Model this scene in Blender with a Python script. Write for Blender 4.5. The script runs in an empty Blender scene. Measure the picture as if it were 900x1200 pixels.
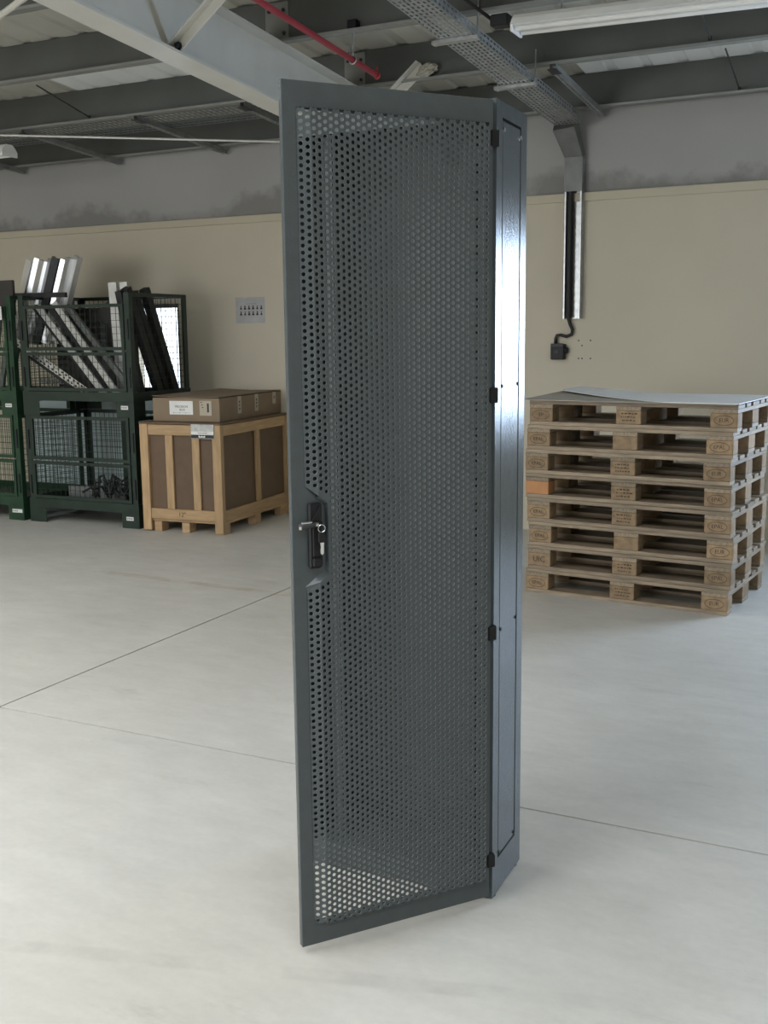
import bpy, math, random
from mathutils import Vector, Matrix
C = bpy.context.scene.collection
rnd = random.Random(7)
R = math.radians
sc = bpy.context.scene

# ------------------------------------------------------------------ camera, sky, light, exposure
cam_d = bpy.data.cameras.new('camera'); cam = bpy.data.objects.new('camera', cam_d); C.objects.link(cam)
cam_d.sensor_fit = 'VERTICAL'; cam_d.sensor_height = 24.0; cam_d.lens = 24.0*1265.6/1200.0
cam_d.clip_start = 0.05
YAW, PITCH, ROLL = R(-26.43), R(9.435), R(-0.626)
fw = Vector((math.sin(YAW)*math.cos(PITCH), math.cos(YAW)*math.cos(PITCH), -math.sin(PITCH)))
rt = Vector((math.cos(YAW), -math.sin(YAW), 0)); up = rt.cross(fw)
r2 = math.cos(ROLL)*rt + math.sin(ROLL)*up; u2 = -math.sin(ROLL)*rt + math.cos(ROLL)*up
Mc = Matrix((r2, u2, -fw)).transposed().to_4x4(); Mc.translation = (0, 0, 1.5525)
cam.matrix_world = Mc
sc.camera = cam
sc.view_settings.view_transform = 'Standard'; sc.view_settings.look = 'None'
sc.view_settings.gamma = 1.0; sc.view_settings.use_curve_mapping = False
sc.view_settings.exposure = 0.0

w = bpy.data.worlds.new('overcast_sky'); sc.world = w; w.use_nodes = True
bg = w.node_tree.nodes['Background']; bg.inputs[0].default_value = (0.80, 0.90, 1.0, 1); bg.inputs[1].default_value = 3.0

def area(name, loc, rot, sx, sy, power, col):
    l = bpy.data.lights.new(name, 'AREA'); l.shape = 'RECTANGLE'; l.size = sx; l.size_y = sy
    l.energy = power; l.color = col
    o = bpy.data.objects.new(name, l); C.objects.link(o); o.location = loc; o.rotation_euler = rot
    return o
# daylight through the rooflights over the front of the hall, an added one further back, the gate behind the camera and the tall window at the right
area('rooflight_and_fill', (-3.8, -0.6, 4.35), (0, 0, 0), 5.0, 4.0, 245, (1.0, 0.97, 0.92))
area('rooflight_and_fill', (1.6, -0.9, 4.35), (0, 0, 0), 3.4, 3.4, 60, (1.0, 0.97, 0.92))
area('rooflight_and_fill', (-7.2, 2.9, 4.10), (0, 0, 0), 4.4, 1.9, 90, (1.0, 0.97, 0.92))  # added unseen rooflight that brightens the back of the hall
area('gate_daylight', (-6.0, -6.9, 1.7), (R(90), 0, 0), 5.0, 3.0, 250, (1.0, 0.98, 0.95))
area('window_daylight', (1.30, 8.30, 1.56), (R(-90), 0, 0), 1.9, 1.25, 260, (0.56, 0.74, 1.0))

# ------------------------------------------------------------------ mesh builder
class MB:
    def __init__(s): s.v = []; s.f = []; s.M = Matrix.Identity(4)
    def add(s, vs, fs):
        b = len(s.v); M = s.M
        s.v += [tuple(M @ Vector(p)) for p in vs]; s.f += [tuple(i+b for i in f) for f in fs]
        return s
    def box(s, x0, x1, y0, y1, z0, z1):
        return s.add([(x0,y0,z0),(x1,y0,z0),(x1,y1,z0),(x0,y1,z0),(x0,y0,z1),(x1,y0,z1),(x1,y1,z1),(x0,y1,z1)],
                     [(0,3,2,1),(4,5,6,7),(0,1,5,4),(1,2,6,5),(2,3,7,6),(3,0,4,7)])
    def bbox(s, x0, x1, y0, y1, z0, z1, c=.003):   # box with chamfered edges
        P = []
        for z, i in ((z0, c), (z0+c, 0), (z1-c, 0), (z1, c)):
            a, b_, e, f = x0+i, x1-i, y0+i, y1-i
            q = c if i == 0 else c*.6
            P.append([(a+q,e,z),(b_-q,e,z),(b_,e+q,z),(b_,f-q,z),(b_-q,f,z),(a+q,f,z),(a,f-q,z),(a,e+q,z)])
        vs = [p for l in P for p in l]; fs = [tuple(range(7,-1,-1)), tuple(range(24,32))]
        for k in range(3):
            for i in range(8):
                j = (i+1) % 8; fs.append((k*8+i, k*8+j, k*8+8+j, k*8+8+i))
        return s.add(vs, fs)
    def prism(s, pts, z0, z1, axis='z'):           # outline (counter-clockwise) pushed along an axis
        n = len(pts)
        def P(a, b, t): return {'z': (a,b,t), 'y': (a,t,b), 'x': (t,a,b)}[axis]
        vs = [P(a,b,z0) for a,b in pts] + [P(a,b,z1) for a,b in pts]
        fs = [tuple(range(n-1,-1,-1)), tuple(range(n,2*n))] + [(i,(i+1)%n,n+(i+1)%n,n+i) for i in range(n)]
        if axis == 'y': fs = [tuple(reversed(f)) for f in fs]
        return s.add(vs, fs)
    def tube(s, pts, r, n=10, caps=True):
        pts = [Vector(p) for p in pts]; vs = []; fs = []; prev = None
        for i, p in enumerate(pts):
            t = (pts[min(i+1,len(pts)-1)] - pts[max(i-1,0)]).normalized()
            if prev is None:
                a = Vector((0,0,1)) if abs(t.z) < .9 else Vector((1,0,0)); x = a.cross(t).normalized()
            else: x = (prev - t*prev.dot(t)).normalized()
            prev = x; y = t.cross(x); rr = r[i] if isinstance(r, (list,tuple)) else r
            vs += [tuple(p + (x*math.cos(k*2*math.pi/n) + y*math.sin(k*2*math.pi/n))*rr) for k in range(n)]
        for i in range(len(pts)-1):
            for k in range(n):
                j = (k+1) % n; fs.append((i*n+k, i*n+j, (i+1)*n+j, (i+1)*n+k))
        if caps: fs += [tuple(range(n-1,-1,-1)), tuple((len(pts)-1)*n+k for k in range(n))]
        return s.add(vs, fs)
    def bar(s, a, b, wx, wz, roll=0.0):            # rectangular bar from a to b
        a = Vector(a); b = Vector(b); t = (b-a); L = t.length; t.normalize()
        u = Vector((0,0,1)) if abs(t.z) < .95 else Vector((0,1,0))
        x = t.cross(u).normalized(); y = x.cross(t)
        x, y = x*math.cos(roll)+y*math.sin(roll), y*math.cos(roll)-x*math.sin(roll)
        K = s.M; M = Matrix((x, t, y)).transposed().to_4x4(); M.translation = a; s.M = K @ M
        s.box(-wx/2, wx/2, 0, L, -wz/2, wz/2); s.M = K; return s
    def plate(s, L, W, px, py, sx, sy, th, stagger=False):   # slotted sheet: x 0..L, y 0..W, z 0..-th
        nx = max(1, round(L/px)); ny = max(1, round(W/py)); px = L/nx; py = W/ny
        for j in range(ny):
            o = px/2 if stagger and j % 2 else 0
            for i in range(nx):
                x0, x1, y0, y1 = i*px, (i+1)*px, j*py, (j+1)*py
                cx = min(max((x0+x1)/2 + o*.5 - (px*.25 if stagger else 0), x0+sx/2+.001), x1-sx/2-.001); cy = (y0+y1)/2
                O = [(x0,y0),(x1,y0),(x1,y1),(x0,y1)]; I = [(cx-sx/2,cy-sy/2),(cx+sx/2,cy-sy/2),(cx+sx/2,cy+sy/2),(cx-sx/2,cy+sy/2)]
                vs = [(a,b,0) for a,b in O+I] + [(a,b,-th) for a,b in O+I]; fs = []
                for k in range(4):
                    m = (k+1) % 4; fs += [(k,m,4+m,4+k), (4+k,4+m,12+m,12+k), (8+m,8+k,12+k,12+m)]
                s.add(vs, fs)
        for q in ((0,L,0,0),(0,L,W,W),(0,0,0,W),(L,L,0,W)):
            s.add([(q[0],q[2],0),(q[1],q[3],0),(q[1],q[3],-th),(q[0],q[2],-th)], [(0,1,2,3)])
        return s
    def build(s, name, m, parent=None, smooth=False):
        me = bpy.data.meshes.new(name); me.from_pydata(s.v, [], s.f); me.update()
        me.materials.append(m)
        if smooth: me.polygons.foreach_set('use_smooth', [True]*len(me.polygons))
        o = bpy.data.objects.new(name, me); C.objects.link(o)
        if parent: o.parent = parent
        return o

def tag(o, label=None, cat=None, group=None, kind=None):
    if label: o['label'] = label
    if cat: o['category'] = cat
    if group: o['group'] = group
    if kind: o['kind'] = kind
    return o
def empty(name, loc, rz, label, cat, group=None):
    o = bpy.data.objects.new(name, None); C.objects.link(o); o.location = loc; o.rotation_euler = (0,0,rz)
    o.empty_display_size = .1
    return tag(o, label, cat, group)
def kids(o): return [c for c in bpy.data.objects if c.parent == o]
def copy_tree(o, parent=None):
    c = o.copy(); C.objects.link(c)
    if parent: c.parent = parent
    for ch in kids(o): copy_tree(ch, c)
    return c

# ------------------------------------------------------------------ materials
def nt(name):
    m = bpy.data.materials.new(name); m.use_nodes = True; t = m.node_tree
    return m, t, t.nodes['Principled BSDF']
def N(t, typ, **k):
    n = t.nodes.new(typ)
    for a, b in k.items(): setattr(n, a, b)
    return n
def mat(name, col, rough=.5, metal=0.0, var=.12, scale=6.0, bump=0.0, bscale=80.0, rand=0.0, stretch=None, spec=.5, coat=0.0):
    m, t, b = nt(name); L = t.links.new
    tc = N(t, 'ShaderNodeTexCoord'); src = tc.outputs['Object']
    if stretch:
        mp = N(t, 'ShaderNodeMapping'); mp.inputs['Scale'].default_value = stretch; L(src, mp.inputs[0]); src = mp.outputs[0]
    no = N(t, 'ShaderNodeTexNoise'); no.inputs['Scale'].default_value = scale; no.inputs['Detail'].default_value = 5; L(src, no.inputs['Vector'])
    mr = N(t, 'ShaderNodeMapRange'); mr.inputs[1].default_value = .3; mr.inputs[2].default_value = .7
    mr.inputs[3].default_value = 1-var; mr.inputs[4].default_value = 1+var; L(no.outputs[0], mr.inputs[0]); fac = mr.outputs[0]
    if rand:
        oi = N(t, 'ShaderNodeObjectInfo'); m2 = N(t, 'ShaderNodeMapRange'); m2.inputs[3].default_value = 1-rand; m2.inputs[4].default_value = 1+rand
        L(oi.outputs['Random'], m2.inputs[0]); mu = N(t, 'ShaderNodeMath', operation='MULTIPLY'); L(fac, mu.inputs[0]); L(m2.outputs[0], mu.inputs[1]); fac = mu.outputs[0]
    hs = N(t, 'ShaderNodeHueSaturation'); hs.inputs['Color'].default_value = (*col, 1); L(fac, hs.inputs['Value']); L(hs.outputs[0], b.inputs['Base Color'])
    b.inputs['Roughness'].default_value = rough; b.inputs['Metallic'].default_value = metal
    b.inputs['Specular IOR Level'].default_value = spec; b.inputs['Coat Weight'].default_value = coat
    if bump:
        n2 = N(t, 'ShaderNodeTexNoise'); n2.inputs['Scale'].default_value = bscale; n2.inputs['Detail'].default_value = 3; L(src, n2.inputs['Vector'])
        bp = N(t, 'ShaderNodeBump'); bp.inputs['Strength'].default_value = bump; bp.inputs['Distance'].default_value = .002
        L(n2.outputs[0], bp.inputs['Height']); L(bp.outputs[0], b.inputs['Normal'])
    return m
M = {}
M['cab'] = mat('grey powder coat', (.070,.081,.084), .17, 0, .05, 30, .24, 190, spec=.27)
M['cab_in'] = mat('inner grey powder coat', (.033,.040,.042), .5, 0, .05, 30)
M['black'] = mat('black plastic', (.010,.010,.011), .5, spec=.3)
M['rubber'] = mat('black cable', (.010,.010,.010), .55)
M['chrome'] = mat('chrome', (.8,.8,.8), .15, 1, .03)
M['tray'] = mat('tray steel', (.30,.31,.305), .45, .5, .15, 20)
M['zinc'] = mat('galvanised steel', (.42,.43,.43), .38, .85, .2, 25, .1, 90)
M['zinc_dull'] = mat('dull galvanised steel', (.17,.175,.17), .5, .6, .15, 12)
M['bright'] = mat('bright aluminium', (.78,.79,.80), .33, .85, .1, 12, stretch=(1,1,.1))
M['alu'] = mat('pale aluminium', (.62,.62,.60), .45, .5, .1, 14)
M['darksteel'] = mat('dark steel', (.030,.031,.033), .5, .4, .25, 20)
M['cream_steel'] = mat('cream painted steel', (.60,.585,.53), .32, 0, .06, 4)
M['purlin'] = mat('grey purlin steel', (.095,.10,.093), .5, .2, .12, 2.5, rand=.05)
M['splice'] = mat('splice steel', (.235,.235,.22), .5, .2, .1, 6)
M['lip'] = mat('lit purlin flange steel', (.24,.245,.23), .45, .2, .1, 3)  # purlin grey lightened, standing in for light on the lower flanges
M['grout'] = mat('dark joint filler', (.05,.048,.042), .9)
M['cut'] = mat('lit hole wall grey', (.19,.205,.205), .35, .2, .1, 40)  # door grey lightened on the hole walls, lit crescents put into the colour
M['roof'] = mat('cream roof sheet', (.52,.51,.455), .5, 0, .06, 3, rand=.06)
M['white'] = mat('white enamel', (.82,.82,.80), .3, 0, .02)
M['red'] = mat('red pipe paint', (.30,.022,.035), .4, 0, .1, 8)
M['green'] = mat('dark green paint', (.012,.026,.018), .45, 0, .25, 9)
M['green2'] = mat('mid green paint', (.013,.045,.021), .45, 0, .25, 9)
M['paper'] = mat('white paper', (.72,.72,.70), .6, 0, .04)
M['poster'] = mat('laminated grey paper', (.40,.40,.40), .4, 0, .1, 8)
M['ink'] = mat('black ink', (.03,.03,.03), .7)
M['inkg'] = mat('grey ink', (.22,.22,.22), .7)
M['brand'] = mat('burnt brand ink', (.055,.036,.022), .8, 0, .35, 60)
M['card'] = mat('brown cardboard', (.235,.172,.112), .75, 0, .08, 7)
M['card2'] = mat('light tape', (.42,.37,.29), .5, 0, .05)
M['sheetw'] = mat('pale grey board', (.68,.69,.70), .4, 0, .05, 5)
M['sheetb'] = mat('grey brown board', (.34,.31,.26), .75, 0, .15, 6)
M['crate'] = mat('fresh pine', (.43,.285,.15), .6, 0, .16, 5, .1, 60, rand=.10, stretch=(6,6,1))
M['crate_h'] = mat('fresh pine rails', (.43,.285,.15), .6, 0, .16, 5, .1, 60, rand=.10, stretch=(1,1,8))
M['hard'] = mat('brown hardboard', (.125,.078,.045), .6, 0, .08, 12, rand=.08)
M['deck'] = mat('weathered pallet board', (.245,.19,.13), .6, 0, .30, 7, .2, 60, rand=.22, stretch=(1,9,9))
M['cross'] = mat('weathered cross board', (.245,.19,.13), .6, 0, .30, 7, .2, 60, rand=.2, stretch=(9,1,9))
M['block'] = mat('pallet block', (.26,.18,.105), .8, 0, .25, 25, .2, 90, rand=.2)
M['block_o'] = mat('orange brown block', (.42,.20,.085), .7, 0, .1, 15)
M['teal'] = mat('pale blue board', (.55,.66,.68), .5, 0, .05)
M['foam'] = mat('expanding foam', (.42,.40,.34), .9, 0, .2, 40, .5, 60)
M['darkboard'] = mat('dark brown board', (.045,.040,.036), .7)
M['winframe'] = mat('dark window frame', (.05,.05,.055), .5)
M['cable_grey'] = mat('mesh tray wire', (.24,.26,.26), .4, .6)

def floor_mat():
    m, t, b = nt('worn concrete'); L = t.links.new
    tc = N(t, 'ShaderNodeTexCoord'); gp = N(t, 'ShaderNodeNewGeometry'); P = gp.outputs['Position']
    def noise(sc, det=6, st=None, rough=.55):
        s_ = P
        if st:
            mp = N(t, 'ShaderNodeMapping'); mp.inputs['Scale'].default_value = st; mp.inputs['Rotation'].default_value = (0,0,.5); L(P, mp.inputs[0]); s_ = mp.outputs[0]
        n = N(t, 'ShaderNodeTexNoise'); n.inputs['Scale'].default_value = sc; n.inputs['Detail'].default_value = det; n.inputs['Roughness'].default_value = rough; L(s_, n.inputs['Vector']); return n.outputs[0]
    def ramp(f, a, b_, lo, hi):
        r = N(t, 'ShaderNodeMapRange'); r.inputs[1].default_value = a; r.inputs[2].default_value = b_; r.inputs[3].default_value = lo; r.inputs[4].default_value = hi; L(f, r.inputs[0]); return r.outputs[0]
    def mul(a, c):
        x = N(t, 'ShaderNodeMath', operation='MULTIPLY'); L(a, x.inputs[0]); L(c, x.inputs[1]); return x.outputs[0]
    f = mul(ramp(noise(.9), .3, .7, .91, 1.07), ramp(noise(4.5, 8, (1,2.5,1), .65), .3, .7, .925, 1.06))
    f = mul(f, ramp(noise(38, 4), .3, .7, .975, 1.025))
    f = mul(f, ramp(noise(1.7, 10, (1,3,1), .75), .58, .70, 1.0, .87))     # trowel marks
    f = mul(f, ramp(noise(9, 6, (1,2,1), .7), .70, .76, 1.0, .80))         # small chips
    hs = N(t, 'ShaderNodeHueSaturation'); hs.inputs['Color'].default_value = (.545,.525,.478,1); L(f, hs.inputs['Value'])
    # brown residue line of an old tape strip, and the filled crack in front
    sx = N(t, 'ShaderNodeSeparateXYZ'); L(P, sx.inputs[0])
    def band(y0, slope, half, x0, x1):
        a = N(t, 'ShaderNodeMath', operation='MULTIPLY_ADD'); L(sx.outputs[0], a.inputs[0]); a.inputs[1].default_value = -slope; L(sx.outputs[1], a.inputs[2])
        c = N(t, 'ShaderNodeMath', operation='SUBTRACT'); L(a.outputs[0], c.inputs[0]); c.inputs[1].default_value = y0
        d = N(t, 'ShaderNodeMath', operation='ABSOLUTE'); L(c.outputs[0], d.inputs[0])
        e = ramp(d.outputs[0], half*.6, half, 1, 0)
        return mul(mul(e, ramp(sx.outputs[0], x0-.1, x0+.1, 0, 1)), ramp(sx.outputs[0], x1-.15, x1+.15, 1, 0))
    s1 = mul(band(5.30, -.035, .05, -5.0, -3.1), ramp(noise(5, 6), .40, .6, 0, .55))
    mx = N(t, 'ShaderNodeMix', data_type='RGBA'); L(s1, mx.inputs[0]); L(hs.outputs[0], mx.inputs[6]); mx.inputs[7].default_value = (.36,.29,.19,1)
    s2 = mul(band(2.45, .288, .035, -3.2, -.6), ramp(noise(6, 7), .42, .62, 0, .5))
    my = N(t, 'ShaderNodeMix', data_type='RGBA'); L(s2, my.inputs[0]); L(mx.outputs[2], my.inputs[6]); my.inputs[7].default_value = (.40,.385,.35,1)
    L(my.outputs[2], b.inputs['Base Color'])
    L(ramp(noise(3, 6), .3, .7, .38, .58), b.inputs['Roughness']); b.inputs['Specular IOR Level'].default_value = .45
    bp = N(t, 'ShaderNodeBump'); bp.inputs['Strength'].default_value = .12; bp.inputs['Distance'].default_value = .004; L(noise(22, 6), bp.inputs['Height']); L(bp.outputs[0], b.inputs['Normal'])
    return m
M['floor'] = floor_mat()
def wall_mat(name, base, dirty=None):
    m, t, b = nt(name); L = t.links.new; gp = N(t, 'ShaderNodeNewGeometry'); P = gp.outputs['Position']
    n = N(t, 'ShaderNodeTexNoise'); n.inputs['Scale'].default_value = 1.3; n.inputs['Detail'].default_value = 6; L(P, n.inputs['Vector'])
    r = N(t, 'ShaderNodeMapRange'); r.inputs[1].default_value = .3; r.inputs[2].default_value = .7; r.inputs[3].default_value = .95; r.inputs[4].default_value = 1.05; L(n.outputs[0], r.inputs[0])
    hs = N(t, 'ShaderNodeHueSaturation'); hs.inputs['Color'].default_value = (*base,1); L(r.outputs[0], hs.inputs['Value']); out = hs.outputs[0]
    if dirty:
        sx = N(t, 'ShaderNodeSeparateXYZ'); L(P, sx.inputs[0])
        n2 = N(t, 'ShaderNodeTexNoise'); n2.inputs['Scale'].default_value = 2.3; n2.inputs['Detail'].default_value = 9; n2.inputs['Roughness'].default_value = .6; L(P, n2.inputs['Vector'])
        a = N(t, 'ShaderNodeMapRange'); a.inputs[1].default_value = .40; a.inputs[2].default_value = .72; a.inputs[3].default_value = 2.60; a.inputs[4].default_value = 2.86; L(n2.outputs[0], a.inputs[0])
        s = N(t, 'ShaderNodeMath', operation='SUBTRACT'); L(a.outputs[0], s.inputs[0]); L(sx.outputs[2], s.inputs[1])
        q = N(t, 'ShaderNodeMapRange'); q.inputs[1].default_value = -.04; q.inputs[2].default_value = .09; q.inputs[3].default_value = 0; q.inputs[4].default_value = .68; L(s.outputs[0], q.inputs[0])
        mx = N(t, 'ShaderNodeMix', data_type='RGBA'); L(q.outputs[0], mx.inputs[0]); L(out, mx.inputs[6]); mx.inputs[7].default_value = (*dirty,1); out = mx.outputs[2]
    L(out, b.inputs['Base Color']); b.inputs['Roughness'].default_value = .7
    bp = N(t, 'ShaderNodeBump'); bp.inputs['Strength'].default_value = .1; bp.inputs['Distance'].default_value = .003
    n3 = N(t, 'ShaderNodeTexNoise'); n3.inputs['Scale'].default_value = 30; L(P, n3.inputs['Vector']); L(n3.outputs[0], bp.inputs['Height']); L(bp.outputs[0], b.inputs['Normal'])
    return m
M['wall'] = wall_mat('cream wall paint', (.55,.50,.395))
M['wall_up'] = wall_mat('grey plaster', (.36,.355,.345), (.17,.165,.155))
M['cap'] = wall_mat('cream ledge paint', (.53,.48,.37))
def glass_mat():
    m, t, b = nt('window glass'); L = t.links.new; t.nodes.remove(b); o = t.nodes['Material Output']
    tr = N(t, 'ShaderNodeBsdfTransparent'); gl = N(t, 'ShaderNodeBsdfGlossy'); gl.inputs['Roughness'].default_value = .03
    mx = N(t, 'ShaderNodeMixShader'); mx.inputs[0].default_value = .05
    L(tr.outputs[0], mx.inputs[1]); L(gl.outputs[0], mx.inputs[2]); L(mx.outputs[0], o.inputs[0]); return m
M['glass'] = glass_mat()
def translucent_mat():
    m, t, b = nt('translucent roof sheet'); L = t.links.new; t.nodes.remove(b); o = t.nodes['Material Output']
    d = N(t, 'ShaderNodeBsdfDiffuse'); d.inputs[0].default_value = (.78,.78,.76,1); tr = N(t, 'ShaderNodeBsdfTranslucent'); tr.inputs[0].default_value = (.75,.76,.74,1)
    mx = N(t, 'ShaderNodeMixShader'); mx.inputs[0].default_value = .13; L(d.outputs[0], mx.inputs[1]); L(tr.outputs[0], mx.inputs[2]); L(mx.outputs[0], o.inputs[0]); return m
M['rooflight'] = translucent_mat()

_txt = {}
def text_mesh(s, size):
    k = (s, size)
    if k not in _txt:
        cu = bpy.data.curves.new('lettering', 'FONT'); cu.body = s; cu.size = size; cu.align_x = 'CENTER'; cu.align_y = 'CENTER'; cu.extrude = .0004; cu.resolution_u = 2
        o = bpy.data.objects.new('lettering', cu); C.objects.link(o); dg = bpy.context.evaluated_depsgraph_get()
        _txt[k] = bpy.data.meshes.new_from_object(o.evaluated_get(dg)); bpy.data.objects.remove(o)
    return _txt[k]
def text(s, size, m, parent, loc, rot=(R(90),0,0), name='lettering'):
    me = text_mesh(s, size)
    if not me.materials: me.materials.append(m)
    o = bpy.data.objects.new(name, me); C.objects.link(o); o.parent = parent; o.location = loc; o.rotation_euler = rot
    return o

# ------------------------------------------------------------------ setting
WY = 8.05
def roof(y): return 3.108 + .075*(WY - y)          # underside of the purlins
X0, X1, Y0 = -13.0, 5.0, -7.0
fl = MB().box(X0, X1, Y0, WY+.3, -.2, -.006).build('floor', M['grout']); tag(fl, kind='structure')
xs = [X0, -9.43, -3.43, 2.57, X1]; ys = [Y0, -2.0, 3.205, WY]
for i in range(4):
    for j in range(3):
        g = .0045
        MB().bbox(xs[i]+g, xs[i+1]-g, ys[j]+g, ys[j+1]-g, -.006, 0, .0006).build('concrete_slab', M['floor'], fl)
W1 = (-6.62, -6.05, 1.02, 1.83); W2 = (.35, 2.25, .92, 2.20)
wb = MB(); ZC = 2.50
xcuts = [X0, W1[0], W1[1], W2[0], W2[1], X1]
for i in range(5):
    a, b = xcuts[i], xcuts[i+1]
    wn = W1 if i == 1 else W2 if i == 3 else None
    if wn: wb.box(a, b, WY, WY+.2, -.1, wn[2]); wb.box(a, b, WY, WY+.2, wn[3], ZC)
    else: wb.box(a, b, WY, WY+.2, -.1, ZC)
wall = tag(wb.build('wall_back', M['wall']), kind='structure')
tag(MB().box(X0, X1, WY+.005, WY+.2, ZC, 3.40).build('wall_back_upper', M['wall_up']), kind='structure')
bpy.data.objects['wall_back_upper'].parent = wall
tag(MB().bbox(X0, X1, WY-.022, WY+.004, 2.492, 2.555, .004).build('trim_1', M['cap']), kind='structure')
tag(MB().box(X0-.2, X0, Y0, WY+.2, -.1, 5).build('wall_left', M['wall']), kind='structure')
tag(MB().box(X1, X1+.2, Y0, WY+.2, -.1, 5).build('wall_right', M['wall']), kind='structure')
tag(MB().box(X0, -8.6, Y0-.2, Y0, -.1, 5).box(-3.4, X1, Y0-.2, Y0, -.1, 5).box(-8.6, -3.4, Y0-.2, Y0, 3.3, 5).build('wall_front', M['wall']), kind='structure')
for n, wn in ((1, W1), (2, W2)):
    f = MB(); a, b, c, d = wn; t = .035
    f.box(a, a+t, WY+.03, WY+.08, c, d).box(b-t, b, WY+.03, WY+.08, c, d).box(a+t, b-t, WY+.03, WY+.08, c, c+t).box(a+t, b-t, WY+.03, WY+.08, d-t, d)
    fo = tag(f.build('window_%d' % n, M['winframe']), kind='structure')
    MB().box(a+t, b-t, WY+.05, WY+.056, c+t, d-t).build('pane', M['glass'], fo)
for sx_ in (-2.343,-2.316,-2.251):
    MB().tube([(sx_, WY-.001, 1.343), (sx_, WY+.02, 1.343)], .006, 8).build('drill_hole', M['black'], wall)
for sx_, sz_ in ((-2.345,1.477),(-2.253,1.477),(-2.318,1.439)):
    MB().tube([(sx_, WY-.001, sz_), (sx_, WY+.02, sz_)], .006, 8).build('drill_hole', M['black'], wall)

# roof: trapezoid sheets on zed purlins, open rooflights over the front of the hall
PY = [7.95, 6.90, 5.90, 4.89, 3.88, 2.87]
PH = .25
def sheet_mb(x0, x1, y0, y1):
    m = MB(); n = max(1, round((x1-x0)/.25)); p = (x1-x0)/n; prof = []
    for i in range(n):
        x = x0 + i*p; prof += [(x,0),(x+p*.62,0),(x+p*.70,.014),(x+p*.92,.014)]
    prof.append((x1, 0))
    vs = []
    for y in (y0, y1):
        for lift in (0, .004):
            vs += [(x, y, roof(y)+PH+.002+z+lift) for x, z in prof]
    k = len(prof); fs = []
    for i in range(k-1):
        fs += [(i+1, i, 2*k+i, 2*k+i+1), (k+i, k+i+1, 3*k+i+1, 3*k+i)]
    return m.add(vs, fs)
ceil = tag(sheet_mb(X0, -10, 2.0, WY+.2).build('ceiling', M['roof']), kind='structure')
bays = [(7.0, WY+.2), (6.0, 7.0), (5.0, 6.0), (4.0, 5.0)]
XS = [-10, -9.03, -8.04, -7.05, -6.06, -5.06, -4.07, -3.2, -2.30, -1.32, -.33, .66, 1.65, 2.64, 3.63, X1]
for bi, (ya, yb) in enumerate(bays):
    for k in range(15):
        cl = (bi == 1 and k in (4, 5)) or (bi == 0 and k in (8, 9, 10))
        sheet_mb(XS[k], XS[k+1], ya, yb).build('roof_sheet', M['rooflight'] if cl else M['roof'], ceil)
for xa, xb in ((-10,-9.5),(-4.9,X1)): sheet_mb(xa, xb, 2.0, 4.0).build('roof_sheet', M['roof'], ceil)  # leaves an unseen roof opening, added to let light onto the back
for xa, xb, ya, yb in ((X0,-6.7,Y0,2),(-1.7,-.1,Y0,2),(3.3,X1,Y0,2),(-6.7,-1.7,Y0,-2.6),(-6.7,-1.7,1.4,2),(-.1,3.3,Y0,-2.6),(-.1,3.3,.8,2)):
    sheet_mb(xa, xb, ya, yb).build('roof_sheet', M['roof'], ceil)
where = ['at the foot of the back wall roof edge', 'second from the back wall, carrying the perforated struts', 'third from the back wall, above the lamp', 'fourth from the back wall, at the braced rafter end', 'fifth from the back wall, nearly overhead', 'sixth from the back wall, overhead']
for i, y in enumerate(PY):
    e = empty('roof_purlin', (0, y, roof(y)), 0, 'long grey steel zed purlin ' + where[i], 'purlin')
    m = MB(); h = PH; t = .003
    m.box(X0, X1, -t, 0, 0, h); m.build('web', M['purlin'], e)
    MB().box(X0, X1, -.062, -t, 0, t).box(X0, X1, -.062, -.062+t, t, .016).build('lower_flange', M['lip'], e)
    MB().box(X0, X1, 0, .062, h-t, h).box(X0, X1, .062-t, .062, h-.016, h-t).build('upper_flange', M['purlin'], e)
    if i in (1, 2):
        q = MB().bbox(-3.69, -3.53, -.012, -t, .012, h-.012, .002).build('splice_plate', M['splice'], e)
        for bx in (-3.66, -3.56):
            for bz in (.06, .19): MB().tube([(bx,-.012,bz),(bx,-.022,bz)], .011, 6).build('bolt', M['darksteel'], q)
# rafter
def sl(m, x0, x1, y0, y1, d0, d1):                # bar following the roof slope, d below the purlin plane
    vs = []
    for y in (y0, y1): vs += [(x0,y,roof(y)-d1),(x1,y,roof(y)-d1),(x1,y,roof(y)-d0),(x0,y,roof(y)-d0)]
    return m.add(vs, [(0,1,2,3),(7,6,5,4),(0,4,5,1),(1,5,6,2),(2,6,7,3),(3,7,4,0)])
e = empty('roof_rafter', (0,0,0), 0, 'cream painted steel rafter sloping across the ceiling at upper left', 'beam')
BX = -3.635
sl(MB(), BX-.0045, BX+.0045, Y0, WY, .0127, .347).build('web', M['cream_steel'], e)
sl(MB(), BX-.085, BX+.085, Y0, WY, .347, .3605).build('bottom_flange', M['cream_steel'], e)
sl(MB(), BX-.085, BX+.085, Y0, WY, .001, .0127).build('top_flange', M['cream_steel'], e)
def angle_bar(a, b, s=.055, t=.006):
    m = MB(); a = Vector(a); b = Vector(b); tt = (b-a).normalized(); y = Vector((0,1,0)); x = tt.cross(y).normalized()
    Mx = Matrix((x, tt, y)).transposed().to_4x4(); Mx.translation = a; m.M = Mx; L = (b-a).length
    if Mx.determinant() < 0: pass
    m.box(-s/2, s/2, 0, L, -t, 0).box(s/2-t, s/2, 0, L, -s, -t); return m
e = empty('fly_brace', (BX+.03, 4.86, roof(4.86)-.345), 0, 'cream angle brace bolted to the rafter near the photo top', 'brace')
angle_bar((0,0,.01), (.45,0,.338)).build('angle_bar', M['cream_steel'], e)
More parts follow.
